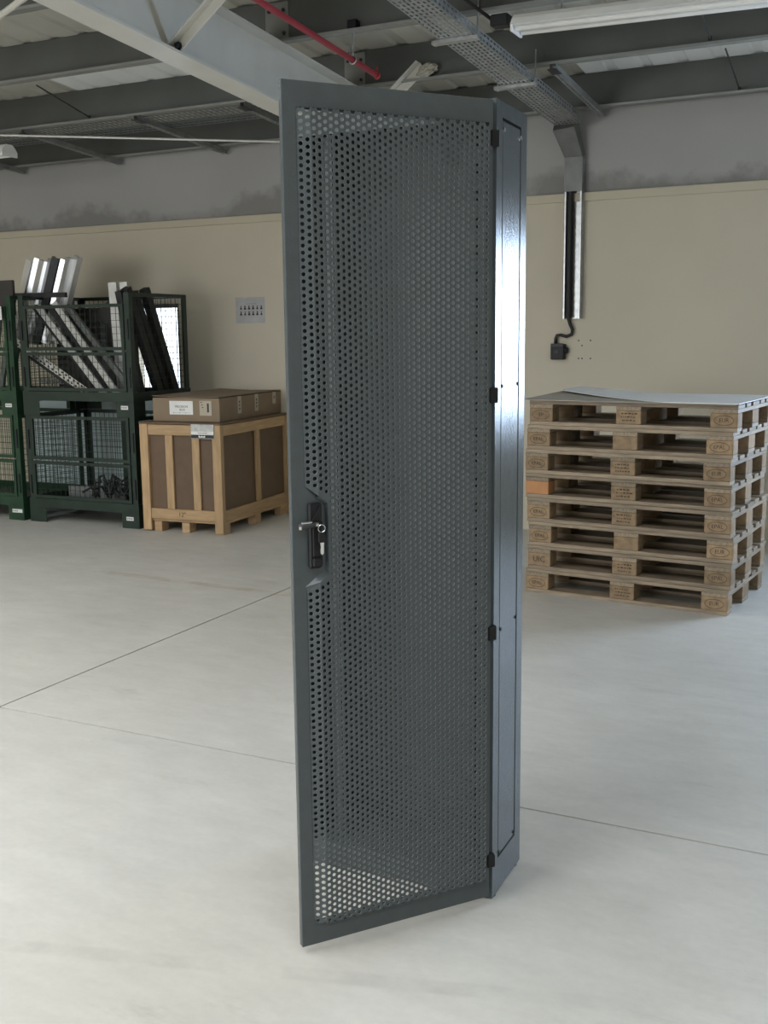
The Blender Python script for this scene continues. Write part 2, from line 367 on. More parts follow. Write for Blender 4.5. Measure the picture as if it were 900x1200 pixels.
MB().tube([(.03,-.03,.03),(.03,.012,.03)], .013, 6).tube([(.03,-.012,.03),(.03,-.006,.03)], .022, 10).build('bolt', M['darksteel'], e)
e = empty('fly_brace', (BX+.03, 6.86, roof(6.86)-.345), 0, 'cream angle brace with torn foam at its top end, above the cabinet door', 'brace')
angle_bar((.03,0,.03), (.52,0,.43), .07).build('angle_bar', M['cream_steel'], e)
fm = MB(); r_ = random.Random(3)
import bmesh
bm = bmesh.new(); bmesh.ops.create_icosphere(bm, subdivisions=3, radius=1)
for v in bm.verts:
    k = 1 + .35*math.sin(v.co.x*7+1)*math.sin(v.co.y*6)*math.cos(v.co.z*8) + r_.uniform(-.16,.16)
    v.co = Vector((v.co.x*.062*k+.03*v.co.z, v.co.y*.04*k, v.co.z*.042*k))
me = bpy.data.meshes.new('foam_blob'); bm.to_mesh(me); bm.free(); me.materials.append(M['foam'])
o = bpy.data.objects.new('foam_blob', me); C.objects.link(o); o.parent = e; o.location = (.555, -.01, .40)
# bracing rods under the roof
tag(MB().tube([(-9.2,5.51,3.236),(-6.51,6.5,3.09),(-4.466,7.25,2.979),(-3.66,7.545,2.936)], .0085, 8).build('bracing_rod', M['alu']), 'thin pale bracing rod running below the perforated struts to the rafter', 'rod')
tag(MB().tube([(-4.9,4.8,3.265),(-3.66,4.08,3.195)], .017, 10).build('bracing_tube', M['cream_steel']), 'short cream bracing tube at the upper left photo corner', 'tube')
def sag(x, y, z0, x2, y2, z1, lab):
    tag(MB().tube([(x,y,z0),(x2,y2,z1)], .0055, 6).tube([(x2,y2,z1+.012),(x2,y2,z1-.012)], .012, 6).build('sag_rod', M['darksteel']), lab, 'rod')
sag(-5.61,5.97,3.262,-5.91,6.84,3.222, 'thin dark sag rod between purlins at left, longest of the four')
sag(-6.05,6.97,3.395,-6.02,7.12,3.36, 'short stub of dark sag rod above the left wire tray')
sag(-1.147,5.97,3.19,-1.236,6.83,3.225, 'thin sag rod below the white lamp at right')
sag(-1.17,6.97,3.19,-1.225,7.90,3.14, 'thin sag rod nearest the right wall top, crossing the bright roof strip')

# perforated struts fixed under the purlins
def strut(x, lab):
    e = empty('perforated_strut', (x, 6.84, roof(6.84)-.004), 0, lab, 'strut', 'perforated struts below the roof edge')
    e.rotation_euler = (0, math.atan(.075), R(90))
    m = MB(); m.M = Matrix.Translation((0,-.02,-.038)) ; m.plate(1.18, .04, .05, .04, .03, .014, -.002); m.M = Matrix.Identity(4)
    m.box(0, 1.18, -.021, -.019, -.038, 0).box(0, 1.18, .019, .021, -.038, 0).build('slotted_channel', M['tray'], e)
    MB().box(-.02, .10, -.03, .03, -.0385, -.036).build('end_clip', M['darksteel'], e)
strut(-7.75, 'grey perforated strut at the far left photo edge near the lamp')
strut(-6.60, 'grey perforated strut at left, second from the photo edge')
strut(-5.46, 'grey perforated strut in the middle of the left wire tray')
strut(-4.50, 'dark perforated strut beside the cream rafter')
strut(-2.19, 'galvanised perforated strut right of the cable tray above the grey wall')
# wire mesh tray lying on the left struts
m = MB(); zt = lambda y: roof(y) + .004
for k in range(7):
    y = 6.93 + k*.06; m.box(-9.0, -4.40, y-.002, y+.002, zt(y), zt(y)+.004)
for k in range(92):
    x = -9.0 + k*.05; m.bar((x,6.93,zt(6.93)+.005), (x,7.29,zt(7.29)+.005), .004, .004)
    m.box(x-.002, x+.002, 6.928, 6.932, zt(6.93), zt(6.93)+.05); m.box(x-.002, x+.002, 7.288, 7.292, zt(7.29), zt(7.29)+.05)
for y in (6.93, 7.29): m.box(-9.0, -4.40, y-.003, y+.003, zt(y)+.046, zt(y)+.052)
tag(m.build('wire_mesh_tray', M['cable_grey']), 'grey wire mesh cable tray lying over the left struts', 'cable tray')

# perforated cable tray
TX0, TX1 = -2.49, -2.29
e = empty('cable_tray', (TX0-.094, 3.2, roof(3.2)-.112), 0, 'galvanised perforated cable tray crossing the ceiling above the cabinet', 'cable tray')
e.rotation_euler = (-math.atan(.075), 0, -.02); TL = 4.66; TW = TX1-TX0
m = MB(); m.M = Matrix(((0,1,0,0),(1,0,0,0),(0,0,1,0),(0,0,0,1))); m.plate(TL, TW, .050, .029, .032, .013, -.0015, True)
m.build('base_sheet', M['tray'], e)
for x in (0, TW):
    m = MB(); m.M = Matrix(((0,0,1,x),(1,0,0,0),(0,1,0,0),(0,0,0,1))); m.plate(TL, .06, .050, .03, .032, .013, .0015, True); m.build('side_wall', M['tray'], e)
for yb in (2.68, 3.62):
    h = MB().box(-.05, TW+.03, yb-.02, yb+.02, -.022, -.002).build('hanger_bar', M['zinc'], e)
    h['label'] = 'cross bar below the tray'
    MB().tube([(TW+.018, yb, -.03),(TW+.018, yb, .20)], .005, 8).tube([(-.03, yb, -.03),(-.03, yb, .10)], .005, 8).build('threaded_rod', M['zinc'], h)
# elbow and drop down the wall
VX0, VX1 = -2.452, -2.318
e = empty('wall_tray', (VX0, WY, 1.64), 0, 'vertical galvanised cable channel on the cream wall with a black cable inside', 'cable tray')
W_ = VX1-VX0; H = 1.16; D = .075
m = MB(); m.M = Matrix(((1,0,0,0),(0,0,1,-.004),(0,1,0,0),(0,0,0,1)))
K = m.M.copy(); m.M = K @ Matrix(((0,1,0,.012),(1,0,0,0),(0,0,1,0),(0,0,0,1))); m.plate(H-.01, W_-.024, .05, .036, .030, .012, .0015, True); m.M = Matrix.Identity(4)
m.build('back_sheet', M['zinc'], e)
for x0, x1, l0, l1 in ((0,.0025,0,.014),(W_-.0025,W_,W_-.014,W_)):
    MB().box(x0, x1, -D, 0, 0, H).box(l0, l1, -D, -D+.002, 0, H).build('side_wall', M['zinc'], e)
MB().box(.0, W_, -D-.003, -D-.001, H-.24, H).build('cover_plate', M['zinc_dull'], e)
m = MB()
for k in range(16): m.tube([(.128,-D+.02,.04+k*.06),(.137,-D+.02,.04+k*.06)], .005, 6)
m.build('rivet', M['zinc'], e)
e = empty('tray_elbow', (VX0, WY, 2.80), 0, 'plain grey metal elbow joining the ceiling tray to the wall channel', 'cable tray')
q0 = [(-.052, -.12, .215), (.186, -.12, .225)]; 
def slab(m, a, b, c, d, n, t):
    n = Vector(n).normalized()*t; vs = [Vector(p) for p in (a,b,c,d)]; vs = vs + [p+n for p in vs]
    return m.add([tuple(v) for v in vs], [(3,2,1,0),(4,5,6,7),(0,1,5,4),(1,2,6,5),(2,3,7,6),(3,0,4,7)])
slab(MB(), (0,-.082,.0),(W_,-.082,.0),(W_-.03,-.20,.19),(-.055,-.20,.175),(0,1,.4),.002).build('sloped_plate', M['zinc_dull'], e)
slab(MB(), (W_,-.082,.0),(W_,-.01,.02),(W_-.02,-.13,.24),(W_-.03,-.20,.19),(-1,0,0),.002).build('side_wall', M['zinc_dull'], e)
slab(MB(), (-.055,-.20,.178),(W_-.03,-.20,.192),(W_+.0,-.14,.26),(-.06,-.14,.25),(0,1,-.4),.002).build('upper_plate', M['zinc_dull'], e)
m = MB().tube([(-2.425,WY-.03,2.74),(-2.425,WY-.03,2.2),(-2.423,WY-.03,1.66),(-2.405,WY-.03,1.60),(-2.385,WY-.03,1.56),(-2.39,WY-.03,1.525),(-2.43,WY-.03,1.508),(-2.475,WY-.03,1.520),(-2.505,WY-.03,1.516),(-2.515,WY-.03,1.49),(-2.515,WY-.03,1.455)], .0125, 10)
tag(m.build('power_cable', M['rubber'], None, True), 'black power cable bending from the wall channel to the wall socket', 'cable')
tag(MB().tube([(-2.414,WY-.05,2.6),(-2.414,WY-.05,1.645)], .022, 12).build('inner_cable', M['rubber']), 'straight black cable lying inside the vertical wall channel', 'cable')
e = empty('wall_socket', (-2.545, WY, 1.335), 0, 'black wall socket with a round side knob below the vertical cable channel', 'socket')
MB().bbox(0, .105, -.065, 0, 0, .118, .006).build('housing', M['black'], e)
MB().bbox(.004, .101, -.072, -.065, .094, .122, .003).build('lid', M['darksteel'], e)
MB().bbox(.03, .065, -.070, -.065, .045, .075, .002).build('label_window', M['darksteel'], e)
MB().tube([(.105,-.03,.07),(.120,-.03,.07)], .026, 14).tube([(.120,-.03,.07),(.128,-.03,.07)], .018, 12).build('knob', M['black'], e)

# red pipe
e = empty('red_pipe', (-3.08, 5.0, roof(5.0)-.159), 0, 'dark red pipe hanging from the roof beside the cream rafter', 'pipe')
e.rotation_euler = (-math.atan(.075), 0, 0)
MB().tube([(0,-3,0),(0,1.16,0)], .017, 14).build('tube', M['red'], e, True)
MB().tube([(0,1.155,0),(0,1.175,0)], [.022,.022], 14).tube([(0,1.167,0),(0,1.167,.05)], .006, 8).build('end_cap', M['red'], e)
h = MB().tube([(0,.855,.02),(0,.855,.20)], .006, 8).build('hanger', M['zinc'], e)
MB().box(-.028,.028, .855-.025, .882, .165, .22).build('clamp_block', M['black'], h)
MB().tube([(.022*math.cos(a*R(30)),.855,.022*math.sin(a*R(30))) for a in range(13)], .004, 6).tube([(-.02,.855,.0),(-.02,.855,.07)], .004, 6).build('clip_ring', M['zinc'], h)

# lamps
def lamp(loc, L, lab, tilt=0, stem=.2):
    e = empty('strip_lamp', loc, 0, lab, 'lamp', ); e.rotation_euler = (0, tilt, 0)
    MB().prism([(-.085,.0),(.085,.0),(.06,.035),(.03,.06),(-.03,.06),(-.06,.035)], 0, L, 'x').build('housing', M['white'], e)
    for y in (-.045, .045): MB().tube([(.02,y,-.015),(L-.02,y,-.015)], .013, 10).build('tube', M['white'], e, True)
    MB().box(0, .012, -.08, .08, -.032, .002).box(L-.012, L, -.08, .08, -.032, .002).build('end_holder', M['white'], e)
    m = MB()
    for x in (.25, L-.25): m.tube([(x,0,.055),(x,0,.055+stem)], .006, 8)
    m.build('hanger', M['zinc'], e)
lamp((-2.05, 5.75, 3.135), 2.3, 'long white strip lamp below the roof at upper right', .02, .15)
lamp((-8.05, 6.60, 2.975), 1.53, 'white strip lamp end peeking in at the left photo edge', 0, .20)
e = empty('junction_box', (-2.13, 5.75, 3.175), 0, 'black junction box with a cable at the lamp left end', 'box')
MB().bbox(-.05, .05, -.04, .04, -.025, .035, .006).build('housing', M['black'], e)
MB().tube([(-.04,0,.01),(-.2,-.10,.14),(-.5,-.35,.18),(-1.0,-.8,.21)], .010, 8).build('cable', M['rubber'], e, True)

# ------------------------------------------------------------------ server cabinet
CZ = 2.114; CW = .575; CD = .248
cabn = empty('server_cabinet', (-.9757, 2.6072, 0), R(1.64), 'tall slim grey steel server cabinet with its perforated door half open', 'cabinet')
m = MB(); t = .0015
# right side sheet with a recessed frame opening
m.box(-.0015, 0, 0, .045, .006, CZ).box(-.0015, 0, .199, CD, .006, CZ).box(-.0015, 0, .045, .199, .006, .104).box(-.0015, 0, .045, .199, 2.077, CZ)
m.box(-.02, -.0015, 0, .0015, .006, CZ)
m.build('right_frame', M['cab'], cabn)
sp = MB().bbox(-.010, -.0008, .050, .1955, .1075, 2.0735, .0038).build('removable_panel', M['cab'], cabn)
for z in (2.05, 1.412, .761, .118):
    for y in (.056, .190):
        MB().tube([(-.003,y,z),(.003,y,z)], .005, 10).build('screw', M['chrome'] if z > 1.9 else M['darksteel'], sp)
MB().box(-CW, -CW+.0015, 0, CD, .006, CZ).box(-CW+.0015, -CW+.02, 0, .0015, .006, CZ).build('left_side', M['cab'], cabn)
MB().box(-CW+.0015, -.0015, CD-.0015, CD, .006, CZ).build('back_panel', M['cab_in'], cabn)
MB().box(-CW, 0, 0, CD, CZ, CZ+.0015).box(-CW+.02, -.02, 0, .0015, CZ-.045, CZ).build('top_panel', M['cab'], cabn)
MB().box(-CW+.0015, -.0015, .002, CD-.002, .075, .0765).box(-CW+.02, -.02, 0, .0015, .006, .076).build('base_panel', M['cab'], cabn)
for x in (-CW+.076, -.076):
    m = MB(); m.M = Matrix(((0,1,0,x),(0,0,1,.045),(1,0,0,.09),(0,0,0,1))); m.plate(1.98, .02, .0222, .02, .0095, .0095, .002)
    m.M = Matrix.Identity(4); m.box(x-.002, x, .045, .08, .09, 2.07).build('mounting_rail', M['cab_in'], cabn)
for x in (-CW+.03, -.022):
    for y in (.03, CD-.03): MB().tube([(x,y,0),(x,y,.006)], .022, 12).tube([(x,y,.006),(x,y,.03)], .006, 8).build('levelling_foot', M['darksteel'], cabn)
# door, own frame: x from the hinge outwards, y to the outside face
da = -2.2251 - R(1.64)
dvec = Vector((math.cos(da), math.sin(da), 0)); nvec = Vector((-dvec.y, dvec.x, 0))
A, B, Z0, Z1 = .014, .566, .020, 2.110
U0, U1, V0, V1 = .034, .530, .078, 2.051            # opening
UC = .479
TH = .018
m = MB()
outer = [(A,Z0),(B,Z0),(B,Z1),(A,Z1)]
inner = [(U0,V0),(U1,V0),(U1,.942),(UC,.982),(UC,1.154),(U1,1.195),(U1,V1),(U0,V1)]
from mathutils.geometry import tessellate_polygon
tri = tessellate_polygon([[Vector((a,b,0)) for a,b in outer], [Vector((a,b,0)) for a,b in inner]])
ring = outer + inner
fs = []
for q in tri:
    (ax,az),(bx,bz),(cx,cz) = (ring[k] for k in q)
    q = tuple(q) if (bx-ax)*(cz-az)-(bz-az)*(cx-ax) < 0 else tuple(reversed(q))
    fs += [q, tuple(12+k for k in reversed(q))]
for a, n, d in ((0,4,1),(4,8,-1)):
    for k in range(n):
        i, j2 = a+k, a+(k+1)%n
        fs.append((i,j2,12+j2,12+i) if d > 0 else (j2,i,12+i,12+j2))
m.add([(u,0,z) for u,z in ring] + [(u,-TH,z) for u,z in ring], fs)
door = m.build('door', M['cab'], cabn); door.location = nvec*.008; door.rotation_euler = (0,0,da)
bv = door.modifiers.new('edge', 'BEVEL'); bv.width = .0028; bv.segments = 2; bv.limit_method = 'ANGLE'; bv.angle_limit = R(60)
# perforated sheet: flat, with a folded edge along the lock side
NC = 36; PU = (U1-U0)/NC; PZ = .016; HOLE = .0047; HP = .016; ST = .002
def yo(u): return HP if u <= U1-2*PU+1e-6 else HP*(U1-u)/(2*PU)
HW = set()
ang = [-16,16,49.1,74,106,130.9,164,196,229.1,254,286,310.9]
m = MB()
hp_cut = [((U1,1.195),(UC,1.154)), ((UC,1.154),(UC,.982)), ((UC,.982),(U1,.942))]   # the cut-out is right of each of these
def side(p, e):
    (ax, az), (bx, bz) = e; return (bx-ax)*(p[1]-az) - (bz-az)*(p[0]-ax)
def clip(poly, e, keep):
    out = []
    for i, p in enumerate(poly):
        q = poly[(i+1) % len(poly)]; sp_, sq = side(p,e)*keep, side(q,e)*keep
        if sp_ >= 0: out.append(p)
        if (sp_ > 0 > sq) or (sp_ < 0 < sq):
            k = sp_/(sp_-sq); out.append((p[0]+(q[0]-p[0])*k, p[1]+(q[1]-p[1])*k))
    return out
def solid(poly):
    if len(poly) < 3: return
    ar = sum(poly[i][0]*poly[(i+1)%len(poly)][1]-poly[(i+1)%len(poly)][0]*poly[i][1] for i in range(len(poly)))
    if abs(ar) < 1e-9: return
    if ar > 0: poly = poly[::-1]
    n = len(poly); m.add([(u, yo(u), z) for u, z in poly] + [(u, yo(u)-ST, z) for u, z in poly], [tuple(range(n)), tuple(range(2*n-1, n-1, -1))])
# orientation: outside is +y; x right, z up seen from -y, so outlines run clockwise in (u,z) for a +y normal
inside_sign = 1 if side((U1-.001, 1.07), hp_cut[1]) > 0 else -1
def in_cut(p, mg=0.0): return all(side(p, e)*inside_sign > -mg*math.hypot(e[1][0]-e[0][0], e[1][1]-e[0][1]) for e in hp_cut)
for k in range(NC):
    ua, ub = U0 + (NC-1-k)*PU, U0 + (NC-k)*PU
    n = int((V1-V0)/PZ) + 2; z = V0 - (PZ/2 if k % 2 else 0)
    for j in range(n):
        za, zb = z + j*PZ, z + (j+1)*PZ
        lo, hi = max(za, V0), min(zb, V1)
        if hi - lo < .0005: continue
        cell = [(ua,lo),(ub,lo),(ub,hi),(ua,hi)]; cx, cz = (ua+ub)/2, (za+zb)/2
        marg = [(cx+HOLE*1.05*math.cos(q), cz+HOLE*1.05*math.sin(q)) for q in (0,.78,1.57,2.36,3.14,3.93,4.71,5.5)]
        if any(in_cut(p) for p in cell + marg) or any(in_cut(((ua+ub)/2, zz)) for zz in (lo, hi)):
            rest = cell; 
            for e_ in hp_cut:
                solid(clip(rest, e_, -inside_sign)); rest = clip(rest, e_, inside_sign)
            continue
        if hi-lo < PZ*.99:                                        # trimmed cell: half a hole
            topc = zb > V1; zc = cz
            arc = []
            if (topc and zc + .001 < V1) or (not topc and zc - .001 > V0):
                pass
            a0 = []
            for q in range(0, 13):
                th = math.pi*q/12
                a0.append((cx+HOLE*math.cos(th), zc - HOLE*math.sin(th)) if topc else (cx+HOLE*math.cos(th), zc + HOLE*math.sin(th)))
            edge = V1 if topc else V0
            a0 = [(u, min(max(zz, V0), V1)) for u, zz in a0]
            base = lo if topc else hi
            def strip(P1, P2):
                solid([P1, P2, (P2[0], base), (P1[0], base)])
            solid([(ub, edge), a0[0], (a0[0][0], base), (ub, base)]); solid([a0[-1], (ua, edge), (ua, base), (a0[-1][0], base)])
            for q in range(12): strip(a0[q], a0[q+1])
            continue
        hw, hh = PU/2, PZ/2; vs = []
        for a in ang:
            c_, s_ = math.cos(R(a)), math.sin(R(a)); f = min(hw/abs(c_) if abs(c_) > 1e-6 else 9, hh/abs(s_) if abs(s_) > 1e-6 else 9)
            vs.append((cx+c_*f, cz+s_*f))
        for a in ang: vs.append((cx+HOLE*math.cos(R(a)), cz+HOLE*math.sin(R(a))))
        V3 = [(u, yo(u), zz) for u, zz in vs] + [(u, yo(u)-ST, zz) for u, zz in vs]
        F3 = []
        for i in range(12):
            j2 = (i+1) % 12
            F3 += [(i, 12+i, 12+j2, j2), (12+i, 36+i, 36+j2, 12+j2), (24+j2, 36+j2, 36+i, 24+i)]
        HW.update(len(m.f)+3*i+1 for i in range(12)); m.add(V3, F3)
def wallstrip(p, q, back=0.0):
    m.add([(p[0],yo(p[0]),p[1]),(q[0],yo(q[0]),q[1]),(q[0],back,q[1]),(p[0],back,p[1])], [(0,1,2,3)])
wallstrip((U0,V0),(U0,V1)); wallstrip((U1-2*PU,V1),(U0,V1)); wallstrip((U0,V0),(U1-2*PU,V0))
UF = U1-2*PU
zt_ = 1.195-.041*(U1-UF)/(U1-UC); zb_ = .942+.040*(U1-UF)/(U1-UC)
def facet(p, q, du, dz):                          # sloped return from the raised sheet down to the lock plate area
    m.add([(p[0],yo(p[0]),p[1]),(q[0],yo(q[0]),q[1]),(q[0]+du,0,q[1]+dz),(p[0]+du,0,p[1]+dz)], [(0,1,2,3)])
facet((U1,1.195),(UF,zt_),0,0); facet((UF,zt_),(UC,1.154),.004,-.006); facet((UC,1.154),(UC,.982),.002,0)
facet((UC,.982),(UF,zb_),.005,.010); facet((UF,zb_),(U1,.942),.005,.010)
perf = m.build('perforated_sheet', M['cab'], door)
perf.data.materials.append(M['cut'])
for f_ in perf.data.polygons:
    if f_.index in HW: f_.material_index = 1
for z in (2.019, 1.392, .767, .1235):
    MB().bbox(-.004, .022, -.012, .004, z-.02, z+.02, .003).build('hinge', M['black'], door)
MB().box(.115, .165, .0105, .0128, 1.945, 2.005).build('inner_plate', M['cab'], door)
# swing handle
hp = MB().bbox(.494, .5275, 0, .014, .998, 1.156, .004).build('handle_plate', M['black'], door)
m = MB().prism([(.500,1.112),(.524,1.112),(.500,1.150)], .014, .020, 'y').bbox(.499, .523, .014, .026, 1.004, 1.024, .003).bbox(.500, .520, .014, .018, 1.026, 1.098, .002)
m.build('handle_grip', M['black'], door)
MB().tube([(.500,.022,1.104),(.520,.024,1.106),(.557,.026,1.104)], [.0085,.0075,.007], 12).build('lock_lever', M['darksteel'], door, True)
MB().tube([(.527,.028,1.1135),(.552,.030,1.1135)], .0028, 8).tube([(.556,.030,1.098),(.556,.030,1.106)], .0035, 8).tube([(.511,.030,1.107),(.518,.030,1.107)], .005, 10).build('lever_shine', M['chrome'], door)
kr = empty('key_ring', door.location, 0, 'small steel key ring with a black headed key hanging from the door lock', 'key')
Mk = Matrix.Translation((-.9757, 2.6072, 0)) @ Matrix.Rotation(R(1.64), 4, 'Z') @ Matrix.Translation(nvec*.008) @ Matrix.Rotation(da, 4, 'Z')
kr.matrix_world = Mk @ Matrix.Translation((.505, .036, 1.098))
MB().tube([(.009*math.cos(a*R(24)), 0, .009*math.sin(a*R(24))) for a in range(16)], .0009, 6).build('ring', M['chrome'], kr)
MB().bbox(-.009, .009, -.0025, .0025, -.034, -.010, .0015).build('key_head', M['black'], kr)
MB().prism([(-.0045,-.034),(.0045,-.034),(.003,-.045),(.0042,-.052),(.0035,-.060),(0,-.064),(-.004,-.060)][::-1], -.001, .0012, 'y').build('key_blade', M['bright'], kr)

# ------------------------------------------------------------------ pallets
def oval(parent, loc, a=.052, b=.026, r=.0012, name='oval_ring'):
    n = 28; m = MB().tube([(a*math.cos(k*2*math.pi/n), 0, b*math.sin(k*2*math.pi/n)) for k in range(n+1)], r, 4)
    o = m.build(name, M['brand'], parent); o.location = loc; return o
YB = [(0,.1),(.3275,.4725),(.7,.8)]; XB = [(0,.145),(.5275,.6725),(1.055,1.2)]
DB = [(0,.145),(.1875,.2875),(.3275,.4725),(.5125,.6125),(.655,.8)]
def pallet(loc, rz, lab, stamps, orange=False):
    e = empty('wooden_pallet', loc, rz, lab, 'pallet', 'stacked wooden pallets')
    for y0, y1 in YB: MB().bbox(0, 1.2, y0, y1, 0, .022, .002).build('bottom_board', M['deck'], e)
    k = 0
    for i, (y0, y1) in enumerate(YB):
        for j, (x0, x1) in enumerate(XB):
            mm = M['block_o'] if orange and i == 0 and j == 0 else M['block']
            b = MB().bbox(x0, x1, y0, y1, .022, .100, .004).build('block', mm, e)
            if i == 0 and stamps[j]:
                st = stamps[j]; cx = (x0+x1)/2
                if st == '#':
                    mm_ = MB()
                    for q in range(3):
                        xx = cx - .045 + rnd.uniform(0,.01)
                        while xx < cx + .04:
                            l = rnd.uniform(.006,.018); mm_.box(xx, xx+l, y0-.0004, y0+.002, .079-q*.019, .085-q*.019+rnd.uniform(-.002,.002)); xx += l + .005
                    mm_.build('stamp_marks', M['brand'], b)
                elif st == 'UIC': text('UIC', .048, M['ink'], b, (cx, y0-.0003, .061))
                else:
                    text(st, .030, M['brand'], b, (cx, y0-.0003, .061)); oval(b, (cx, y0, .061))
    for x0, x1 in XB: MB().bbox(x0, x1, 0, .8, .100, .122, .002).build('cross_board', M['cross'], e)
    for y0, y1 in DB: MB().bbox(rnd.uniform(-.004,.004), 1.2+rnd.uniform(-.004,.006), y0+rnd.uniform(-.002,.002), y1, .122, .1438, .002).build('deck_board', M['deck'], e)
    return e
px, py, pa = -2.0709, 6.0823, -.0976
ca, sa = math.cos(pa), math.sin(pa)
dx = [0, .010, .014, .003, -.008, -.012, -.003, .012]; dr = [0, .3, 1.0, -.4, .5, -.5, -.3, .1]
names = ['lowest wooden pallet of the stack, resting on the floor', 'second wooden pallet from the floor, with bold black letters on its left block', 'third wooden pallet from the floor, its deck sticking out at right', 'fourth wooden pallet from the floor, just below the one with the orange block', 'fifth wooden pallet from the floor, with a plain orange block at left', 'sixth wooden pallet from the floor, with cleaner light blocks', 'seventh wooden pallet from the floor, second below the boards', 'topmost wooden pallet of the stack, under the grey boards']
stm = [('EPAL','#','EUR'),('UIC','#','EPAL'),('EPAL','','EUR'),('EPAL','#','EPAL'),('','#','EPAL'),('EPAL','#','EUR'),('EPAL','','EPAL'),('EP','#','EUR')]
for i in range(8):
    pallet((px+ca*dx[i], py+sa*dx[i], .144*i), pa+R(dr[i]), names[i], stm[i], i == 4)
def sheet(name, pts, zf, th, m, lab):
    e = MB(); n = len(pts); 
    vs = [(x,y,zf(x,y)) for x,y in pts] + [(x,y,zf(x,y)+th) for x,y in pts]
    e.add(vs, [tuple(range(n-1,-1,-1)), tuple(range(n,2*n))] + [(i,(i+1)%n,n+(i+1)%n,n+i) for i in range(n)])
    o = e.build(name, m); o.location = (px,py,1.152); o.rotation_euler = (0,0,pa); return tag(o, lab, 'board')
def curled(name, x0, x1, y0, y1, zf, th, m, lab, nx=24, ny=10, cut=None):
    e = MB(); vs = []; fs = []
    for top in (0,1):
        for i in range(nx+1):
            for j in range(ny+1):
                x = x0+(x1-x0)*i/nx; ya = y0 if not cut else cut(x); y = ya+(y1-ya)*j/ny
                vs.append((x, y, zf(x,y)+th*top))
    K = (nx+1)*(ny+1); ix = lambda i,j: i*(ny+1)+j
    for i in range(nx):
        for j in range(ny): fs += [(ix(i,j),ix(i,j+1),ix(i+1,j+1),ix(i+1,j)), (K+ix(i,j),K+ix(i+1,j),K+ix(i+1,j+1),K+ix(i,j+1))]
    for i in range(nx): fs += [(ix(i,0),ix(i+1,0),K+ix(i+1,0),K+ix(i,0)), (ix(i+1,ny),ix(i,ny),K+ix(i,ny),K+ix(i+1,ny))]
    for j in range(ny): fs += [(ix(0,j+1),ix(0,j),K+ix(0,j),K+ix(0,j+1)), (ix(nx,j),ix(nx,j+1),K+ix(nx,j+1),K+ix(nx,j))]
    e.add(vs, fs); o = e.build(name, m); o.location = (px,py,1.153); o.rotation_euler = (0,0,pa); return tag(o, lab, 'board')
curled('brown_board', -.03, 1.20, -.03, .78, lambda x,y: .0+.020*max(0,(.45-x))*max(0,y)/.3, .004, M['sheetb'], 'grey brown fibre board with a curled corner on top of the pallets')
curled('white_board', .0, 1.225, -.035, .80, lambda x,y: .0055+.020*max(0,(.45-x))*max(0,y)/.3+.016*max(0,.7-x), .004, M['sheetw'], 'pale grey board lying uppermost on the pallet stack', cut=lambda x: max(-.035, .50-.66*x))

# ------------------------------------------------------------------ wire mesh stillages
CWD, CDP = 1.13, .80
def wires(x0, x1, z0, z1, y, sp=.05, r=.0016, ax='x'):
    m = MB(); n = round((x1-x0)/sp); k = round((z1-z0)/sp)
    for i in range(1, n):
        x = x0+(x1-x0)*i/n; m.box(x-r, x+r, y-r, y+r, z0, z1) if ax == 'x' else m.box(y-r, y+r, x-r, x+r, z0, z1)
    for i in range(1, k):
        z = z0+(z1-z0)*i/k; m.box(x0, x1, y+r, y+3*r, z-r, z+r) if ax == 'x' else m.box(y+r, y+3*r, x0, x1, z-r, z+r)
    return m
def frame(x0, x1, z0, z1, y0, y1, t):
    return MB().box(x0,x0+t,y0,y1,z0,z1).box(x1-t,x1,y0,y1,z0,z1).box(x0+t,x1-t,y0,y1,z0,z0+t).box(x0+t,x1-t,y0,y1,z1-t,z1)
